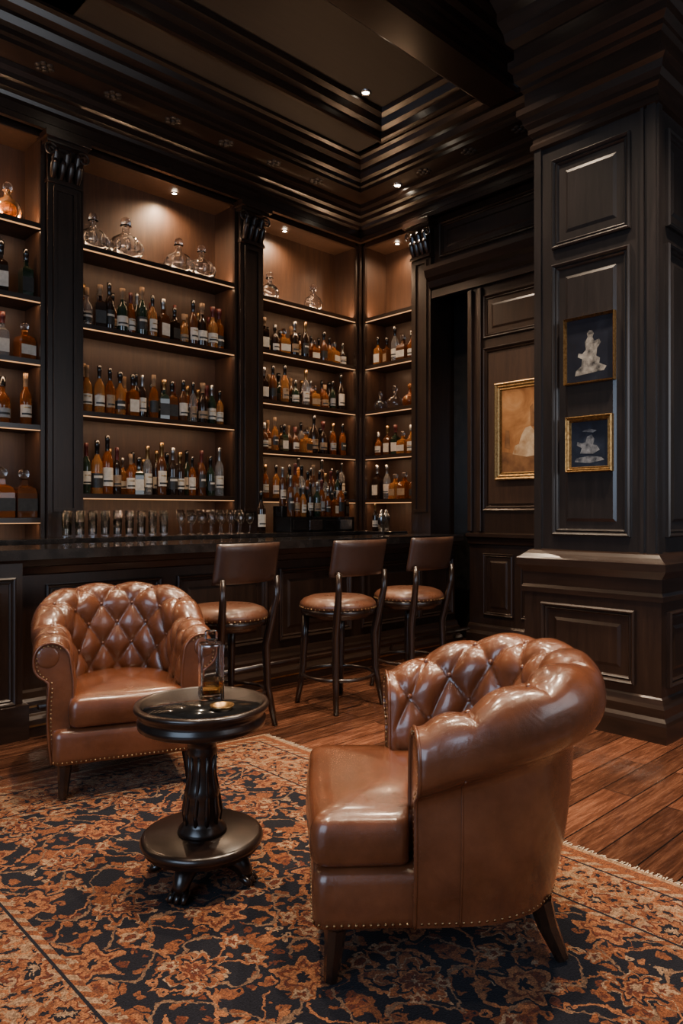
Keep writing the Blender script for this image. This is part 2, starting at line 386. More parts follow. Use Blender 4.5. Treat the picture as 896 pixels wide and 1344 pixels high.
def bay(name,a0,a1,shelves,axis,top=4.34,puck=40,pt=.5):
    m=MB()
    def B(p0,p1,d0,d1,z0,z1,mat):
        if axis==0: m.box(p0,p1,d0,d1,z0,z1,mat)
        else: m.box(d0,d1,p0,p1,z0,z1,mat)
    B(a0,a1,6.19,6.215,0,4.40,WB)
    B(a0,a0+.03,SF,6.19,0,top,WB); B(a1-.03,a1,SF,6.19,0,top,WB)
    B(a0+.03,a1-.03,SF,6.19,top-.02,4.395,WB)
    B(a0,a0+.035,SF-.03,SF,0,top,WV); B(a1-.035,a1,SF-.03,SF,0,top,WV)
    B(a0+.035,a1-.035,SF-.03,SF,top-.03,4.395,WH)
    L=a1-a0-.1; c=(a0+a1)/2
    def strip(d,z,e,tilt):
        lo=(c,d,z) if axis==0 else (d,c,z)
        lamp('AREA','shelf_led',lo,e*L,WARM,(math.radians(tilt) if axis==0 else 0,math.radians(-tilt) if axis==1 else 0,0),shape='RECTANGLE',size=L if axis==0 else .03,size_y=.03 if axis==0 else L)
    for z in shelves:
        B(a0+.03,a1-.03,SF,6.19,z-.035,z,WB)
        B(a0+.03,a1-.03,SF-.025,SF,z-.035,z+.004,WH)
        B(a0+.035,a1-.035,SF-.024,SF-.008,z-.042,z-.0355,LED)
        strip(SF+.03,z-.045,1.35,14)
    strip(SF+.03,shelves[-1]+.02,6.5,160)  # upward strip added only to brighten the bay soffit, no such fitting
    m.build(name)
    cc=a0+(a1-a0)*pt
    lo=(cc,6.0,top-.03) if axis==0 else (6.0,cc,top-.03)
    q=MB(); q.lathe([(.0001,-.004),(.022,-.004)],lo,BULB,14); q.lathe([(.022,-.004),(.022,-.008),(.034,-.008),(.036,.0)],lo,STEEL,14)
    q.build('puck_light')
    lamp('SPOT','puck_spot',(lo[0],lo[1],lo[2]-.03),puck,(1,.66,.4),(0,0,0),spot_size=math.radians(165),spot_blend=.9,shadow_soft_size=.03)
tn=[6]
def pilaster(a0,a1,axis,z0=0):
    m=MB(); y=5.80
    def B(p0,p1,d0,d1,z0,z1,mat):
        if axis==0: m.box(p0,p1,d0,d1,z0,z1,mat)
        else: m.box(d0,d1,p0,p1,z0,z1,mat)
    B(a0,a1,y,6.215,z0,4.335,WV)
    B(a0+.04,a0+.065,y-.02,y,1.35,3.9,WV);B(a1-.065,a1-.04,y-.02,y,1.35,3.9,WV)
    B(a0+.04,a1-.04,y-.02,y,1.32,1.35,WV);B(a0+.04,a1-.04,y-.02,y,3.9,3.93,WV)
    capital(m,a0,a1,y,4.335,axis)
    m.build('trim_%d'%tn[0],bevel=.003); tn[0]+=1
bay('built_in_bookcase',.60,2.27,[1.27,2.01,2.53,3.03,3.62],0,puck=36)
bay('built_in_bookcase',2.55,4.14,[1.47,2.16,2.89,3.55],0,pt=.62,puck=46)
bay('built_in_bookcase',4.42,5.80,[1.46,1.95,2.46,2.97,3.51],0,puck=34,pt=.32)
bay('corner_bookcase',5.04,5.80,[1.46,1.95,2.46,2.97,3.51],1,puck=20)
bay('built_in_bookcase',-1.4,.30,[1.27,2.01,2.53,3.03,3.62],0)
pilaster(.31,.59,0); pilaster(2.275,2.545,0); pilaster(4.145,4.415,0); pilaster(4.78,5.03,1)
mb=MB(); mb.box(5.805,6.215,5.805,6.215,0,4.395,WV); mb.build('trim_5')

# ------------------------------------------------------------------ bottles
def bottle(m,x,y,z,ang,kind=None,sc=1.0,gk=None):
    kind=random.choice([0,0,0,1,2,3,6]) if kind is None else kind
    g_=random.choice([0,0,0,1,1,1,2,2,3,3,4,5,5]) if gk is None else gk
    lb=random.choice([0,0,1,2,3,1,0]); cp_=random.choice([0,0,0,0,1,3,4,2])
    S=sc*random.uniform(.84,1.12)
    c=(x,y,z+.0005)
    def lt(pr,mat,seg=14,**k): m.lathe([(r*S,h*S) for r,h in pr],c,mat,seg,**k)
    la,lb2=random.uniform(-.01,.015),random.uniform(-.02,.01)
    if kind==0:
        lt([(0.0001,0),(.034,0),(.037,.006),(.037,.19),(.033,.212),(.018,.24),(.0135,.26),(.0130,.27)],BG[g_])
        lt([(.0145,.252),(.0142,.30),(.0165,.302),(.0165,.345),(.0001,.347)],CAP[cp_],10); lz=(.05,.15);lr=.0376
    elif kind==1:
        lt([(0.0001,0),(.032,0),(.034,.006),(.034,.22),(.028,.245),(.014,.275),(.0125,.29)],BG[g_])
        lt([(.0140,.272),(.0138,.34),(.0155,.342),(.0150,.375),(.0001,.377)],CAP[cp_],10); lz=(.06,.17);lr=.0346
    elif kind==2:
        lt([(0.0001,0),(.040,0),(.044,.008),(.044,.13),(.040,.155),(.024,.18),(.015,.195),(.014,.24)],BG[g_])
        lt([(.019,.225),(.020,.28),(.0001,.283)],CAP[cp_],10); lz=(.035,.11);lr=.0446
    elif kind==3:
        lt([(0.0001,0),(.046,0),(.049,.006),(.049,.165),(.044,.185),(.017,.205),(.0145,.22),(.0140,.25)],BG[g_],4,smooth=False,rot=ang+pi/4)
        lt([(.0165,.235),(.0165,.27),(.019,.272),(.019,.312),(.0001,.314)],CAP[cp_],10)
        lt([(.0502,.04),(.0502,.13)],LAB[lb],1,smooth=False,a0=-pi/4,a1=pi/4,rot=ang); lz=None
    elif kind==6:
        lt([(0.0001,0),(.038,0),(.041,.006),(.036,.10),(.040,.165),(.036,.195),(.017,.222),(.0135,.24),(.0130,.27)],BG[g_])
        lt([(.0145,.25),(.0145,.285),(.021,.29),(.021,.33),(.0001,.332)],CAP[cp_],10); lz=(.045,.12);lr=.0410
    elif kind==4:
        gm=random.choice([BG[1],BG[3],GTH])
        lt([(0.0001,0),(.045,0),(.066,.02),(.078,.055),(.070,.09),(.040,.115),(.018,.13),(.016,.165),(.024,.172)],gm,18)
        m.ball((x,y,z+.195*S),.026*S,GCL if gm!=BG[1] else BG[3],12,8); lz=None
    elif kind==5:
        gm=random.choice([BG[1],BG[3],BG[2]])
        lt([(0.0001,0),(.062,0),(.066,.006),(.066,.12),(.056,.145),(.02,.16),(.018,.185),(.026,.19)],gm,4,smooth=False,rot=ang+pi/4)
        m.ball((x,y,z+.215*S),.026*S,GCL,10,6)
        lt([(.0675,.035),(.0675,.095)],LAB[lb],1,smooth=False,a0=-pi/4,a1=pi/4,rot=ang); lz=None
    if lz:
        lt([(lr,lz[0]+la),(lr,lz[1]+lb2)],LAB[lb],8,a0=-1.35,a1=1.35,rot=ang)
        if lb!=1:
            lt([(lr+.0004,lz[0]+.02),(lr+.0004,lz[0]+.032)],LAB[1],8,a0=-1.0,a1=1.0,rot=ang)
            if random.random()<.5: lt([(lr+.0004,lz[1]-.035),(lr+.0004,lz[1]-.028)],CAP[1],6,a0=-.7,a1=.7,rot=ang)
        elif random.random()<.6: lt([(lr+.0004,lz[1]-.045),(lr+.0004,lz[1]-.03)],LAB[0],8,a0=-.8,a1=.8,rot=ang)
def rowb(a0,a1,n,z,axis,depth,kinds=None,sc=1.15,name='liquor_bottles',gk=None,jd=.03):
    m=MB()
    for i in range(n):
        a=a0+(a1-a0)*(i+.5)/n+random.uniform(-.012,.012)
        k=random.choice(kinds) if kinds else None
        d=depth+random.uniform(-.01,jd)
        if axis==0: bottle(m,a,d,z,-pi/2+random.uniform(-.3,.3),k,sc,gk)
        else: bottle(m,d,a,z,pi+random.uniform(-.3,.3),k,sc,gk)
    m.build(name)
D=5.95
for z,n in ((2.16,14),(2.89,14)): rowb(2.62,4.07,n,z,0,D,[0,0,1,3,6,0,2],1.18)
rowb(2.62,3.30,7,1.47,0,D,[1,1,3,0],1.25); rowb(3.32,4.07,7,1.47,0,D,[0,1],1.17)
for z,n in ((2.16,11),(2.89,11),(1.47,12)): rowb(2.65,4.05,n,z,0,6.11,[0,1],1.08)
for z in (1.95,2.46,2.97): rowb(4.48,5.74,9,z,0,D,[0,0,3,2,5,6],1.12); rowb(4.52,5.70,8,z,0,6.11,[0,6],1.02)
rowb(4.48,5.74,8,1.46,0,D,[0,1],1.1)
for z,n in ((1.46,5),(1.95,5),(2.46,3),(2.97,5)): rowb(5.10,5.74,n,z,1,D,[2,5,3,0] if z!=2.46 else [4,4,5],1.15)
for z,k in ((1.27,[5]),(2.01,[0,2]),(2.53,[5,3]),(3.03,[3,5,0])): rowb(.68,2.24,9,z,0,D,k,1.5 if z<1.5 else 1.25)
for z in (1.27,2.01,2.53,3.03): rowb(-1.3,.25,9,z,0,D,None,1.25)
m=MB()
for x,s_ in ((2.72,1.75),(3.02,2.0),(3.55,1.75),(3.80,1.75)): 
    m.lathe([(r*s_,h*s_) for r,h in [(0.0001,0),(.04,0),(.062,.02),(.07,.05),(.060,.085),(.030,.105),(.016,.115),(.015,.14),(.026,.147),(.024,.147),(.012,.138),(.013,.117),(.026,.101),(.055,.082),(.065,.05),(.058,.022),(.0001,.006)]],(x,D,3.5505),GCL,20)
    m.ball((x,D,3.5505+.165*s_),.022*s_,GCL,12,8)
    for k in range(10):
        a=k*pi/5; m.ball((x+.066*s_*math.cos(a),D+.066*s_*math.sin(a),3.5505+.045*s_),.014*s_,GCL,6,4,sz=2)
for x in (4.62,5.22):
    s_=1.7
    m.lathe([(r*s_,h*s_) for r,h in [(0.0001,0),(.04,0),(.055,.02),(.06,.05),(.050,.08),(.022,.10),(.016,.115),(.015,.13),(.024,.135),(.021,.133),(.012,.12),(.018,.098),(.045,.078),(.055,.05),(.05,.022),(.0001,.005)]],(x,D,3.5105),GCL,20)
    m.ball((x,D,3.51+.155*s_),.022*s_,GCL,12,8)
for x in (1.0,1.45,2.02):
    s_=1.7
    m.lathe([(r*s_,h*s_) for r,h in [(0.0001,0),(.04,0),(.055,.02),(.06,.05),(.050,.08),(.022,.10),(.016,.115),(.015,.13),(.024,.135)]],(x,D,3.6205),BG[3],20)
    m.ball((x,D,3.62+.155*s_),.022*s_,GCL,12,8)
m.build('crystal_decanters')

# ------------------------------------------------------------------ back counter + things on it
mb=MB(); mb.box(-1.4,5.79,5.42,5.775,0,1.08,WV); mb.box(-1.4,5.79,5.40,5.78,1.08,1.12,STONE)
mb.box(5.40,5.74,5.04,5.40,0,1.08,WV); mb.box(5.38,5.74,5.04,5.40,1.08,1.12,STONE)
mb.build('back_bar_cabinet',bevel=.004)
mb=MB(); mb.box(4.50,5.37,5.46,5.74,1.1205,1.27,BLACK); mb.box(4.50,5.37,5.60,5.74,1.27,1.38,BLACK)
for i in range(4): mb.box(4.53+i*.21,4.70+i*.21,5.452,5.46,1.14,1.24,STEEL if i%2 else BLACK)
mb.build('bottle_display_stand',bevel=.004)
rowb(4.52,5.35,10,1.272,0,5.535,[0,1,3],1.0,jd=.0); rowb(4.52,5.35,10,1.382,0,5.67,[0,1,1],1.1,jd=0)
m=MB(); bottle(m,4.17,5.50,1.12,-pi/2,0,1.15,0); bottle(m,5.50,5.28,1.12,-2.4,0,1.0,0); m.build('liquor_bottles')
m=MB()
for x,y in ((5.47,5.16),(5.60,5.22)):
    m.lathe([(0.0001,0),(.035,0),(.045,.14),(.045,.145),(.03,.18),(.018,.19),(.018,.22),(.0001,.225)],(x,y,1.1205),STEEL,18)
m.build('cocktail_shakers')
m=MB()
def tumbler(m,x,y,z,r,h):
    m.lathe([(.0001,0),(r*.8,0),(r*.84,.01),(r,h),(r-.002,h),(r*.82-.003,.02),(.0001,.018)],(x,y,z),GTH,16)
    m.tube([(x+r*math.cos(a),y+r*math.sin(a),z+h) for a in [2*pi*i/16 for i in range(16)]],.0018,GCL,5,closed=True)
def stem(m,x,y,z,h):
    m.lathe([(.0001,0),(.032,0),(.032,.003),(.005,.008),(.004,h*.45),(.02,h*.5),(.038,h*.72),(.034,h),(.032,h),(.036,h*.72),(.018,h*.52),(.0001,h*.49)],(x,y,z),GTH,16)
    m.lathe([(.0001,.0),(.0055,.006),(.0045,h*.44),(.0001,h*.48)],(x,y,z),GCL,8)
for i in range(9): tumbler(m,2.30+i*.105,5.50,1.1205,.038,.19)
for i in range(9): tumbler(m,2.36+i*.105,5.62,1.1205,.036,.21)
for i in range(8): stem(m,3.32+i*.105,5.52,1.1205,.19)
for i in range(7): stem(m,3.38+i*.105,5.64,1.1205,.22)
m.build('drinking_glasses')

# ------------------------------------------------------------------ bar counter
BX=5.74; BF=4.42
mb=MB(); mb.box(-1.4,BX,BF,4.90,0,1.04,WV); 
mb.sweep([(-1.4,BF),(BX,BF)],[(0,1.04),(.0,.94),(.02,.95),(.03,.99),(.06,1.0),(.08,1.04)],WH)
mb.box(-1.4,BX,BF-.11,4.95,1.04,1.10,STONE)
mb.sweep([(-1.4,BF),(BX,BF)],[(0,0),(.10,0),(.10,.10),(.085,.12),(.06,.13),(.06,.20),(.04,.215),(.03,.25),(0,.26)],WH)
mb.box(-1.4,BX,BF-.104,BF-.098,.06,.07,BRASS); mb.box(-1.4,BX,BF-.066,BF-.060,.165,.175,BRASS)
for x in (-.9,.0,.62,1.72,2.62,3.52,4.42,5.2):
    w=.42 if x==.62 else (.5 if x==5.2 else .78)
    mb.panel((x,BF,.32),(1,0,0),V,(0,-1,0),w,.56,WV,.045,.025)
mb.box(1.22,1.56,BF-.07,BF,0,1.04,WV); mb.panel((1.26,BF-.07,.2),(1,0,0),V,(0,-1,0),.26,.74,WV,.04,.02)
mb.box(1.20,1.58,BF-.12,BF,0,.2,WH)
mb.tube([(1.6,BF-.2,.2),(5.7,BF-.2,.2)],.018,WL,14)
for x in (1.7,2.7,3.7,4.7,5.6):
    mb.tube([(x,BF-.2,.2),(x,BF-.12,.17),(x,BF-.09,.10)],.012,WL,8); 
mb.build('bar_counter')

# ------------------------------------------------------------------ bar stools
def stool(x,y,rot=0):
    e=empty('bar_stool',(x,y,0),rot)
    m=MB(); m.lathe([(.0001,.752),(.11,.751),(.19,.744),(.238,.726),(.260,.703),(.265,.686),(.258,.668),(.0001,.668)],(0,0,0),LES,40); m.build('seat',e)
    m=MB(); m.lathe([(.0001,.60),(.20,.60),(.215,.615),(.235,.625),(.254,.63),(.256,.668),(.0001,.668)],(0,0,0),WL,36); m.build('seat_frame',e)
    m=MB()
    for i in range(50):
        a=2*pi*i/50; m.ball((.262*math.cos(a),.262*math.sin(a),.674),.0055,NAIL,6,4)
    m.build('nailheads',e)
    m=MB()
    for sx in (-1,1):
        m.tube([(sx*.165,.15,.61),(sx*.168,.158,.45),(sx*.175,.17,.22),(sx*.20,.20,.003)],[.028,.026,.023,.018],WL,8)
        m.tube([(sx*.205,-.245,.93),(sx*.205,-.245,.80),(sx*.19,-.215,.66),(sx*.175,-.18,.50),(sx*.18,-.185,.25),(sx*.21,-.225,.003)],[.018,.021,.026,.026,.023,.018],WL,8)
    m.build('legs',e)
    m=MB(); m.tube([(.245*math.cos(a),.245*math.sin(a),.21) for a in [2*pi*i/32 for i in range(32)]],.013,WL,8,closed=True); m.build('foot_ring',e)
    m=MB(); nx,nz=24,10; vs=[];fs=[]
    for side in (0,1):
        for j in range(nz+1):
            for i in range(nx+1):
                u=i/nx*2-1; t=j/nz
                ed=(1-abs(u)**8)**.5*(1-abs(2*t-1)**6)**.5 if abs(u)<1 and 0<t<1 else 0
                th=.008+.016*ed
                yy=-.260+.05*u*u-(t-.5)*.05+(-th if side==0 else th)
                vs.append((u*.235,yy,.895+t*.24))
    n1=(nx+1)*(nz+1)
    for j in range(nz):
        for i in range(nx):
            a=j*(nx+1)+i; fs.append((a,a+1,a+nx+2,a+nx+1)); fs.append((n1+a,n1+a+nx+1,n1+a+nx+2,n1+a+1))
    for i in range(nx): fs.append((i,n1+i,n1+i+1,i+1)); a=nz*(nx+1)+i; fs.append((a,a+1,n1+a+1,n1+a))
    for j in range(nz): a=j*(nx+1); fs.append((a,a+nx+1,n1+a+nx+1,n1+a)); a+=nx; fs.append((a,n1+a,n1+a+nx+1,a+nx+1))
    m.add(vs,fs,LEB,True); m.build('backrest',e)
stool(2.56,3.74,.05); stool(3.42,3.64,-.04); stool(4.16,3.64,.0)

# ------------------------------------------------------------------ armchairs
RZ=.0065
def armchair(cx,cy,fx,fy,yarm,yfront,Tcush,Ha=.73,Hb=.88,drop=.03,dl=.16,r0=.074,r1=.014):
    rot=math.atan2(fx,-fy); e=empty('armchair',(cx,cy,RZ),rot)
    w=.27; y0=.0; b=.29
    raw=[]
    K=60
    for i in range(K): raw.append((-w,yarm+(y0-yarm)*i/K))
    for i in range(240):
        a=pi*i/240
        ex=.88
        ca=math.copysign(abs(math.cos(a))**ex,math.cos(a)); sa=math.sin(a)**ex
        raw.append((-w*ca,y0+b*sa))
    for i in range(K+1): raw.append((w,y0+(yarm-y0)*i/K))
    L=[0]
    for i in range(1,len(raw)): L.append(L[-1]+math.dist(raw[i],raw[i-1]))
    NS=240; path=[]; j=0
    for i in range(NS+1):
        t=L[-1]*i/NS
        while j<len(raw)-2 and L[j+1]<t: j+=1
        q=(t-L[j])/max(1e-9,L[j+1]-L[j]); path.append((raw[j][0]+(raw[j+1][0]-raw[j][0])*q,raw[j][1]+(raw[j+1][1]-raw[j][1])*q,t))
    Lt=L[-1]
    def prof(y):
        t=sstep((y-(y0-.10))/(b+.10)); Hh=Ha+(Hb-Ha)*t; r=r0+r1*t
        if y<yarm+dl: Hh-=drop*(1-(y-yarm)/dl)**1.6
        P=[]
        na=34
        for i in range(na): q=i/na; P.append((-.012*math.sin(pi*q)+.02*t*q,.38+(Hh-r-.38)*q))
        o=.02*t
        for i in range(35):
            a=pi-(pi+1.15)*i/34; P.append((o+r+r*math.cos(a),Hh-r+r*math.sin(a)))
        ln,lz=P[-1]
        tgt=[(o+r*1.12,lz-.018),(o+r*1.08,lz-.045)]
        P+=tgt
        n0,z0=P[-1]
        for i in range(1,19):
            q=i/18; P.append((n0+(.068-n0)*q+.012*math.sin(pi*q),z0+(.17-z0)*q))
        return P,na,r
    p_,q_=Lt/round(Lt/.150),.215
    vs=[];fs=[];M_=None;rings=[]
    for i,(x,y,s) in enumerate(path):
        a=path[max(0,i-1)];c_=path[min(NS,i+1)]
        d=Vector((c_[0]-a[0],c_[1]-a[1])).normalized(); nrm=Vector((-d.y,d.x))
        P,na,r=prof(y); M_=len(P)
        ar=0;ring=[]
        for k,(n_,z) in enumerate(P):
            if k: ar+=math.dist(P[k],P[k-1])
            pa=P[max(0,k-1)];pb=P[min(M_-1,k+1)]
            tx,tz=pb[0]-pa[0],pb[1]-pa[1]; tl=math.hypot(tx,tz) or 1
            nn=(-tz/tl,tx/tl)
            top=(P[na][1]-.38)+r*pi*.5
            rel=ar-top+.02
            u=s/p_; v=(rel)/q_
            A_=u+v;B_=u-v
            h=(abs(math.sin(pi*A_))*abs(math.sin(pi*B_)))**.42
            if rel>0:
                hv=abs(math.sin(pi*u))**.5
                w2=sstep(rel/.05); h=h*(1-w2)+(hv*(1-sstep((rel-.03)/.07))+sstep((rel-.03)/.07)*.8)*w2
            endf=sstep((s)/.05)*sstep((Lt-s)/.05)
            amp=.032*(1-sstep((ar-top-.02)/(r*1.4)))
            dsp=amp*(h*endf+.6*(1-endf))
            n2=n_+nn[0]*dsp; z2=z+nn[1]*dsp
            eg=min(s,Lt-s)
            if eg<.02:
                cxn=.07
                f_=.12*(1-(eg/.02))**2
                n2=n2+(cxn-n2)*f_*.5
            ring.append((x+nrm.x*n2,y+nrm.y*n2,z2))
        rings.append((ring,nrm,x,y,P))
        vs+=ring
    for i in range(NS):
        for k in range(M_-1):
            fs.append((i*M_+k,(i+1)*M_+k,(i+1)*M_+k+1,i*M_+k+1))
    m=MB(); m.add(vs,fs,LEA,True)
    for idx in (0,NS):
        ring,nrm,x,y,P=rings[idx]
        cap=[(p[0],p[1]-.0,p[2]) for p in ring]+[(x+nrm.x*0,y+nrm.y*0,.17)]
        m.add(cap,[tuple(range(len(cap)))],LEA)
        m.tube([(p[0],p[1]-.002,p[2]) for p in ring[10:]],.006,LEA,6)
        cc=(sum(p[0] for p in ring[34:69])/35,y,sum(p[2] for p in ring[34:69])/35)
        m.ball((cc[0],y-.0,cc[2]),.050,LEA,16,8,sy=.14)
    for idx in (26,NS-26):
        ring=rings[idx][0]; nr=rings[idx][1]
        m.tube([(p[0]+nr.x*.001,p[1]+nr.y*.001,p[2]) for p in ring[66:]],.003,LEA,5)
    m.build('rolled_back_and_arms',e)
    m=MB()
    for idx in (0,NS):
        ring,nrm,x,y,P=rings[idx]
        cz=sum(p[2] for p in ring[34:69])/35
        pts=ring[40:]
        acc=0
        for k in range(1,len(pts)):
            acc+=math.dist(pts[k],pts[k-1])
            if acc>.017:
                acc=0; p=Vector(pts[k]); tow=Vector((x+nrm.x*.04,y,min(max(p.z,.2),cz)))-p; tow.normalize()
                q=p+tow*.014; m.ball((q.x,y-.003,q.z),.0045,NAIL,6,4)
    for row in range(0,4):
        for i in range(-1,30):
            u=i+(.5 if row%2 else 0)
            s=u*p_
            if s<.06 or s>Lt-.06: continue
            rel=-row*q_/2
            k=min(NS,int(round(s/Lt*NS))); ring,nrm,x,y,P=rings[k]
            r=prof(y)[2]; na=34
            top=(P[na][1]-.38)+r*pi*.5; want=top-.02+rel
            ar=0;kk=0
            for kk in range(1,len(P)):
                ar+=math.dist(P[kk],P[kk-1])
                if ar>=want: break
            if P[kk][1]<.45: continue
            pp=ring[kk]; m.ball((pp[0],pp[1],pp[2]),.010,LEA,10,6)
    def outer(n_): 
        o=[]
        for (ring,nrm,x,y,P) in rings: o.append((x+nrm.x*n_,y+nrm.y*n_))
        return o
    O=outer(.066); hw=w+.066
    fr=[]
    for i in range(9):
        a=i*pi/16; fr.append((hw-.04+.04*math.cos(a),yfront+.04-.04*math.sin(a)))
    fl=[(-x,y) for x,y in reversed(fr)]
    outline=[(p[0],p[1]) for p in O]+fr+[(x_,yfront) for x_ in (.1,0,-.1)]+fl
    per=outline+[outline[0]]; acc=0
    for k in range(1,len(per)):
        dd=math.dist(per[k],per[k-1]); n_=max(1,int(dd/.004))
        for j in range(n_):
            acc+=dd/n_
            if acc>=.018:
                acc=0; t=j/n_; x=per[k-1][0]+(per[k][0]-per[k-1][0])*t; y=per[k-1][1]+(per[k][1]-per[k-1][1])*t
                l=math.hypot(x,y-0) or 1; m.ball((x+x/l*.003,y+y/l*.003,.182),.0045,NAIL,6,4)
    m.build('buttons_and_nailheads',e)
    def ringstack(outl,levels,cx0,cy0,mat,nm):
        mm=MB(); vs=[];fs=[];n=len(outl)
        for (ins,z,blend) in levels:
            for (x,y) in outl:
                l=math.hypot(x-cx0,y-cy0) or 1
                f=max(0,(l-ins)/l)*blend
                vs.append((cx0+(x-cx0)*f,cy0+(y-cy0)*f,z))
        for j in range(len(levels)-1):
            for i in range(n): k=(i+1)%n; fs.append((j*n+i,j*n+k,(j+1)*n+k,(j+1)*n+i))
        fs.append(tuple(range(n)))
        mm.add(vs,fs,mat,True); return mm.build(nm,e)
    ringstack(outline,[(.01,.168,1),(.0,.172,1),(-.003,.20,1),(-.003,.29,1),(.004,.315,1),(.02,.325,1),(.02,.33,.9),(.02,.33,.01)],0,-.05,LEA,'seat_base')
    iw=w-.004
    pts=[]
    def arc(cx_,cy_,r,a0,a1,n=8):
        for i in range(n+1):
            a=a0+(a1-a0)*i/n; pts.append((cx_+r*math.cos(a),cy_+r*math.sin(a)))
    if Tcush:
        fw=w+.062; cor=.045; ya=yarm-.012
        arc(fw-cor,yfront-.006+cor,cor,-pi/2,0); arc(fw-.03,ya-.03,.03,0,pi/2)
        arc(iw-.02+.02,ya+.0,.002,-pi/2,-pi,2)
    else:
        cor=.04
        arc(iw-cor,yfront-.012+cor,cor,-pi/2,0)
    pts.append((iw,-.02))
    for i in range(1,12):
        a=pi/2*i/12; pts.append((iw*math.cos(a),-.02+(b)*math.sin(a)))
    right=pts; left=[(-x,y) for x,y in reversed(pts)]
    co_=right+[(0,b-.02)]+left+[(-.12,yfront-.012),(0,yfront-.014),(.12,yfront-.012)]
    dn=[]
    for k in range(len(co_)):
        a=co_[k];c_=co_[(k+1)%len(co_)];dd=math.dist(a,c_);n_=max(1,int(dd/.03))
        for j in range(n_): dn.append((a[0]+(c_[0]-a[0])*j/n_,a[1]+(c_[1]-a[1])*j/n_))
    ringstack(dn,[(.03,.332,1),(.010,.337,1),(.0,.352,1),(-.006,.39,1),(-.003,.43,1),(.005,.450,1),(.012,.460,1),(.02,.464,1),(.04,.473,1),(.06,.479,.9),(.08,.487,.75),(.08,.493,.5),(.08,.495,.25),(.08,.496,.01)],0,-.10,LEA,'seat_cushion')
    m=MB()
    for sx in (-1,1):
        m.tube([(sx*(w+.01),yfront+.065,.172),(sx*(w+.015),yfront+.06,.10),(sx*(w+.02),yfront+.05,.004)],[.034,.028,.020],WL,8,smooth=False)
        m.tube([(sx*(w-.06),b-.02,.172),(sx*(w-.055),b+.0,.10),(sx*(w-.04),b+.04,.008)],[.036,.030,.020],WL,8,smooth=False)
        m.ball((sx*(w+.01),yfront+.065,.158),.038,WL,10,6,sz=.4)
    m.build('legs',e)
    return e
cx,cy=c2w(.305,2.33); fx,fy=c2w(-1,-.05)
armchair(cx,cy,fx,fy,-.12,-.40,True,.735,.855,.03,.2,.082,.018)
cx,cy=c2w(-1.12,3.70); fx,fy=c2w(.38,-.925)
armchair(cx,cy,fx,fy,-.32,-.36,False,.73,.89)

# ------------------------------------------------------------------ side table
tx,ty=c2w(-.50,2.60)
e=empty('pedestal_side_table',(tx,ty,RZ))
m=MB(); m.lathe([(.0001,.545),(.205,.545),(.225,.555),(.228,.575),(.220,.585),(.222,.60),(.236,.612),(.240,.622),(.236,.632),(.222,.634),(.217,.628),(.0001,.628)],(0,0,0),WT,64); m.build('top',e)
m=MB(); m.lathe([(.0001,.6285),(.214,.6285),(.216,.632),(.0001,.632)],(0,0,0),BLACK,48); m.build('glass_inset',e)
m=MB(); m.lathe([(.0001,.546),(.10,.546),(.105,.53),(.075,.515),(.055,.495),(.050,.47),(.056,.455),(.048,.44),(.045,.40),(.048,.36),(.056,.33),(.064,.31),(.060,.295),(.062,.27),(.068,.24),(.062,.215),(.070,.20),(.084,.185),(.088,.17),(.0001,.168)],(0,0,0),WT,28)
for k in range(10):
    a=2*pi*k/10
    m.tube([(.060*math.cos(a),.060*math.sin(a),.205),(.064*math.cos(a),.064*math.sin(a),.25),(.056*math.cos(a+.05),.056*math.sin(a+.05),.31),(.045*math.cos(a+.1),.045*math.sin(a+.1),.38),(.048*math.cos(a+.12),.048*math.sin(a+.12),.45)],[.008,.010,.008,.006,.006],WT,6)
m.build('carved_column',e)
m=MB(); m.lathe([(.0001,.17),(.20,.168),(.212,.162),(.218,.150),(.214,.138),(.20,.130),(.205,.122),(.19,.115),(.0001,.112)],(0,0,0),WT,56); m.build('base_platform',e)
m=MB()
for k in range(4):
    a=2*pi*k/4+.55
    c_,s_=math.cos(a),math.sin(a)
    pts=[(.08,.10),(.12,.085),(.15,.07),(.165,.045),(.17,.026)]
    m.tube([(r*c_,r*s_,z) for r,z in pts],[.03,.036,.034,.028,.022],WT,10)
    for da in (-.13,0,.13):
        m.tube([(.160*math.cos(a+da),.160*math.sin(a+da),.034),(.185*math.cos(a+da),.185*math.sin(a+da),.022),(.200*math.cos(a+da),.200*math.sin(a+da),.010)],[.014,.013,.008],WT,8)
m.lathe([(.0001,.112),(.09,.112),(.07,.07),(.04,.055),(.0001,.05)],(0,0,0),WT,24)
m.build('claw_feet',e)
# decanter on table
TZ=.6325+RZ
dx,dy=c2w(-.478,2.655)
e=empty('square_decanter',(dx,dy,TZ),math.radians(-25))
def sq(m,lv,mat,sm=False):
    vs=[];fs=[]
    for h,z in lv:
        bq=h*.18
        for px,py in ((h,h-bq),(h-bq,h),(-h+bq,h),(-h,h-bq),(-h,-h+bq),(-h+bq,-h),(h-bq,-h),(h,-h+bq)): vs.append((px,py,z))
    for j in range(len(lv)-1):
        for i in range(8): k=(i+1)%8; fs.append((j*8+i,j*8+k,j*8+8+k,j*8+8+i))
    fs.append(tuple(range(8))); fs.append(tuple((len(lv)-1)*8+i for i in range(8)))
    m.add(vs,fs,mat,sm)
m=MB()
sq(m,[(.040,0),(.042,.004),(.042,.192),(.039,.199),(.018,.202),(.018,.208),(.014,.208),(.014,.200),(.036,.196),(.0395,.190),(.0395,.024),(.037,.022)],GTH)
m.build('crystal_body',e)
m=MB(); sq(m,[(.0385,.0225),(.039,.026),(.039,.066),(.039,.0665)],GLIQ); m.build('whisky',e)
m=MB()
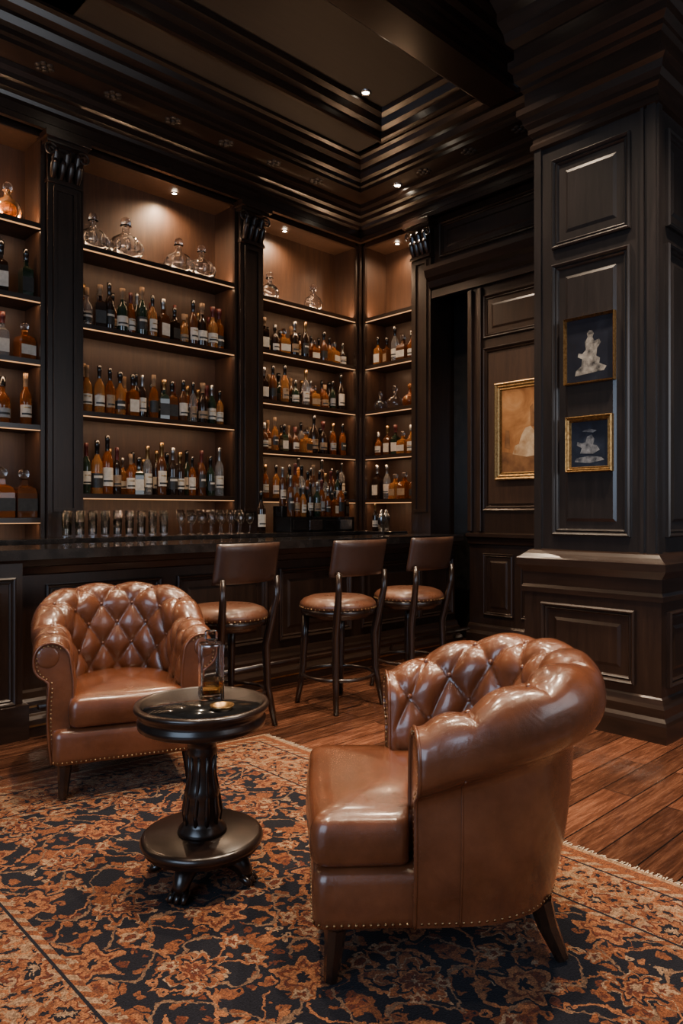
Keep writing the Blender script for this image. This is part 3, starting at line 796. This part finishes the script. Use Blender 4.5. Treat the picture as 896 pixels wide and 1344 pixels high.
for a,b in ((1,1),(1,-1),(-1,1),(-1,-1)): m.tube([(a*.0385,b*.0385,.004),(a*.0385,b*.0385,.192),(a*.036,b*.036,.198),(a*.015,b*.015,.202)],.0028,GCL,6)
sq(m,[(.041,.001),(.0425,.004),(.0425,.018),(.040,.021)],GCL)
for zz in (.194,):
    m.tube([(.04,.04,zz),(-.04,.04,zz),(-.04,-.04,zz),(.04,-.04,zz)],.0028,GCL,6,closed=True)
m.build('cut_edges',e)
m=MB(); sq(m,[(.011,.209),(.012,.213),(.021,.216),(.022,.240),(.018,.246)],GCL); m.build('stopper',e)
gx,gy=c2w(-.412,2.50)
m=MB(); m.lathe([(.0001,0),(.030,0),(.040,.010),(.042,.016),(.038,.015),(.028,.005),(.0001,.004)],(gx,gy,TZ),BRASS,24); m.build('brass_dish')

# ------------------------------------------------------------------ rug
RW,RL=2.15,3.52; RX0,RY0=.47,-.05
g=G('persian_rug'); uvn=g.n('ShaderNodeUVMap'); uvn.uv_map='UVMap'
sp=g.n('ShaderNodeSeparateXYZ'); g.l(uvn.outputs[0],sp.inputs[0]); X,Y=sp.outputs[0],sp.outputs[1]
ed=g.m('MINIMUM',g.m('MINIMUM',X,g.m('SUBTRACT',RW,X)),g.m('MINIMUM',Y,g.m('SUBTRACT',RL,Y)))
xm=g.m('ABSOLUTE',g.m('SUBTRACT',X,RW/2)); ym=g.m('ABSOLUTE',g.m('SUBTRACT',Y,RL/2))
cmb=g.n('ShaderNodeCombineXYZ'); g.l(xm,cmb.inputs[0]); g.l(ym,cmb.inputs[1]); SY=cmb.outputs[0]
n1=g.noise(SY,11,4,.6); cmb2=g.n('ShaderNodeVectorMath',operation='ADD'); g.l(SY,cmb2.inputs[0]); cmb2.inputs[1].default_value=(5,3,1)
n2=g.noise(cmb2.outputs[0],11,4,.6)
xd=g.m('ADD',xm,g.m('MULTIPLY',g.m('SUBTRACT',n1,.5),.10)); yd=g.m('ADD',ym,g.m('MULTIPLY',g.m('SUBTRACT',n2,.5),.10))
def rosette(x,y,cell,ox,oy,r0,pet):
    u=g.m('MULTIPLY',g.m('SUBTRACT',g.m('FRACT',g.m('ADD',g.m('DIVIDE',x,cell),ox)),.5),cell)
    v=g.m('MULTIPLY',g.m('SUBTRACT',g.m('FRACT',g.m('ADD',g.m('DIVIDE',y,cell),oy)),.5),cell)
    r=g.m('SQRT',g.m('ADD',g.m('MULTIPLY',u,u),g.m('MULTIPLY',v,v)))
    th=g.m('ARCTAN2',v,u)
    den=g.m('MULTIPLY',g.m('ADD',g.m('MULTIPLY',g.m('COSINE',g.m('MULTIPLY',th,pet)),.24),1),r0)
    return g.m('DIVIDE',r,den)
NAVY=(.0080,.0080,.0125); RUST=(.215,.070,.024); ORG=(.31,.118,.045); BEI=(.34,.205,.115); RED=(.12,.031,.012)
fv=g.n('ShaderNodeCombineXYZ'); g.l(xd,fv.inputs[0]); g.l(yd,fv.inputs[1])
base=g.ramp(g.noise(fv.outputs[0],8,2),[(0,NAVY),(.55,NAVY),(.57,RUST),(.65,RED),(.69,NAVY)],True)
vo=g.n('ShaderNodeTexVoronoi'); vo.inputs['Scale'].default_value=25; g.l(fv.outputs[0],vo.inputs['Vector'])
vs_=g.n('ShaderNodeSeparateColor'); g.l(vo.outputs['Color'],vs_.inputs[0])
lm=g.m('MULTIPLY',g.m('LESS_THAN',vo.outputs['Distance'],.42),g.m('GREATER_THAN',vs_.outputs[0],.32))
lc=g.ramp(vs_.outputs[1],[(0,RUST),(.45,ORG),(.78,BEI),(.86,RED)],True)
col=g.mix(lm,base,lc)
lm2=g.m('MULTIPLY',g.m('LESS_THAN',vo.outputs['Distance'],.16),g.m('GREATER_THAN',vs_.outputs[0],.32)); col=g.mix(lm2,col,NAVY)
v1=g.m('LESS_THAN',g.m('ABSOLUTE',g.m('SINE',g.m('ADD',g.m('MULTIPLY',xd,17),g.m('MULTIPLY',g.m('SINE',g.m('MULTIPLY',yd,13)),1.9)))),.11)
v2=g.m('LESS_THAN',g.m('ABSOLUTE',g.m('SINE',g.m('ADD',g.m('MULTIPLY',yd,16),g.m('MULTIPLY',g.m('SINE',g.m('MULTIPLY',xd,14)),2.1)))),.11)
col=g.mix(v1,col,ORG); col=g.mix(v2,col,(.20,.11,.06))
for cell,ox,oy,r0,pet,cs in ((.42,.5,.5,.080,8,[(0,BEI),(.18,RED),(.38,ORG),(.55,NAVY),(.72,RUST),(.92,BEI)]),(.42,0,0,.095,6,[(0,NAVY),(.2,ORG),(.45,RED),(.6,ORG),(.82,NAVY)]),(.21,.25,.25,.032,5,[(0,RED),(.35,BEI),(.75,RUST)])):
    e_=rosette(xd,yd,cell,ox,oy,r0,pet); col=g.mix(g.m('LESS_THAN',e_,1),col,g.ramp(e_,cs,True))
bbase=g.ramp(g.noise(fv.outputs[0],26,2),[(0,BEI),(.42,(.30,.17,.09)),(.50,ORG),(.57,NAVY),(.66,RUST)],True)
e_=rosette(xd,yd,.24,.3,.3,.07,8); bcol=g.mix(g.m('LESS_THAN',e_,1),bbase,g.ramp(e_,[(0,BEI),(.2,NAVY),(.4,ORG),(.7,RED),(.88,BEI)],True))
e_=rosette(xd,yd,.12,.8,.8,.03,5); bcol=g.mix(g.m('LESS_THAN',e_,1),bcol,g.ramp(e_,[(0,NAVY),(.4,RUST)],True))
sm_=g.m('LESS_THAN',g.m('FRACT',g.m('MULTIPLY',g.m('ADD',X,Y),16)),.5)
guard=g.mix(sm_,RUST,BEI)
col=g.mix(g.m('LESS_THAN',ed,.40),col,guard)
col=g.mix(g.m('LESS_THAN',ed,.375),col,NAVY); col=g.mix(g.m('LESS_THAN',ed,.365),col,bcol)
col=g.mix(g.m('LESS_THAN',ed,.11),col,NAVY); col=g.mix(g.m('LESS_THAN',ed,.10),col,guard)
col=g.mix(g.m('LESS_THAN',ed,.06),col,RUST); col=g.mix(g.m('LESS_THAN',ed,.02),col,BEI)
pv=g.coord((1,1,1),'UV'); fn=g.noise(pv,170,2,.7)
col=g.mix(1.0,col,g.ramp(fn,[(.3,(.30,.30,.30)),(.7,(1.45,1.45,1.45))]),'MULTIPLY')
col=g.mix(g.m('MULTIPLY',g.ramp(g.noise(pv,50,5,.75),[(.46,(0,0,0)),(.58,(1,1,1))]),.5),col,NAVY)
g.bump(fn,.6,.006)
RUG=g.set(Base_Color=col,Roughness=.95,Specular_IOR_Level=.15,Sheen_Weight=.05)
me=bpy.data.meshes.new('persian_rug'); nx,ny=10,10
corn=[(RX0,RY0),(RX0+RW,RY0),(RX0+RW,RY0+RL-.05),(RX0,RY0+RL+.26)]
def rp(a,b_): 
    p=[(1-a)*(1-b_),a*(1-b_),a*b_,(1-a)*b_]
    return (sum(k*c_[0] for k,c_ in zip(p,corn)),sum(k*c_[1] for k,c_ in zip(p,corn)))
bm=bmesh.new(); uvl=bm.loops.layers.uv.new('UVMap'); grid={}
for j in range(ny+1):
    for i in range(nx+1):
        x,y=rp(i/nx,j/ny); grid[i,j]=bm.verts.new((x,y,.006))
for j in range(ny):
    for i in range(nx):
        f=bm.faces.new((grid[i,j],grid[i+1,j],grid[i+1,j+1],grid[i,j+1]))
        for lp,(a,b_) in zip(f.loops,((i,j),(i+1,j),(i+1,j+1),(i,j+1))): lp[uvl].uv=(a/nx*RW,b_/ny*RL)
bd=[e_ for e_ in bm.edges if e_.is_boundary]
r=bmesh.ops.extrude_edge_only(bm,edges=bd)
for v_ in r['geom']:
    if isinstance(v_,bmesh.types.BMVert): v_.co.z=.0005
bm.to_mesh(me); bm.free(); me.materials.append(RUG)
rug=bpy.data.objects.new('persian_rug',me); bpy.context.scene.collection.objects.link(rug)
FR=pm('rug_fringe_cotton',(.30,.24,.17),(.5,.42,.32),40,rough=.9)
m=MB(); y=RY0
xe=RX0+RW
while y<RY0+RL-.06:
    L_=random.uniform(.015,.035); dy_=random.uniform(-.01,.01)
    m.add([(xe,y,.0058),(xe,y+.005,.0058),(xe+L_,y+dy_+.006,.002),(xe+L_,y+dy_+.001,.002)],[(0,1,2,3)],FR); y+=.008
fo=m.build('fringe'); fo.parent=rug

# ------------------------------------------------------------------ ceiling lights
def downlight(x,y,z):
    m=MB(); m.lathe([(.0001,-.003),(.032,-.003)],(x,y,z),BULB,18); m.lathe([(.032,-.003),(.036,-.012),(.052,-.010),(.055,.0)],(x,y,z),STEEL,22)
    m.build('recessed_downlight')
def spot(x,y,z,tx,ty,tz,en,size=60,blend=.7,col=(1,.76,.54),soft=.06):
    d=Vector((tx-x,ty-y,tz-z)); q=d.to_track_quat('-Z','Y').to_euler()
    return lamp('SPOT','ceiling_spot',(x,y,z),en,col,q,spot_size=math.radians(size),spot_blend=blend,shadow_soft_size=soft)
downlight(4.77,4.70,5.2); spot(4.77,4.70,5.16,4.5,4.2,0,110,100)
downlight(5.57,5.03,4.70); spot(5.57,5.03,4.66,5.3,4.7,0,40,80)
for x,y,en in ((2.2,1.0,270),(1.7,2.9,260),(.6,1.6,120),(3.5,2.8,220),(3.6,1.0,440),(2.9,4.1,150)):
    z=5.2 if not (1.9<x<2.25 or 1.45<y<1.85) else 5.0
    downlight(x,y,z); spot(x,y,4.95,x+.05,y+.05,0,en,76)
spot(3.0,3.0,4.95,5.86,3.7,2.1,190,40)
spot(2.6,2.2,4.95,4.24,2.2,2.0,60,50)
spot(1.6,2.8,4.95,2.6,4.42,.5,80,60)
# daylight from large windows on the unseen sides of the room
o=lamp('AREA','window_daylight',(-2.8,.4,2.4),72,(.58,.75,1),shape='RECTANGLE',size=3.2,size_y=2.6)
o.rotation_euler=Vector((1,.15,.02)).to_track_quat('-Z','Y').to_euler()
o=lamp('AREA','window_daylight',(3.2,-2.4,2.6),34,(.88,.92,1),shape='RECTANGLE',size=3,size_y=2.4)
o.rotation_euler=Vector((-.15,1,.05)).to_track_quat('-Z','Y').to_euler()
wd=bpy.data.worlds.new('world'); bpy.context.scene.world=wd; wd.use_nodes=True
wd.node_tree.nodes['Background'].inputs[0].default_value=(.95,.92,.9,1); wd.node_tree.nodes['Background'].inputs[1].default_value=.085
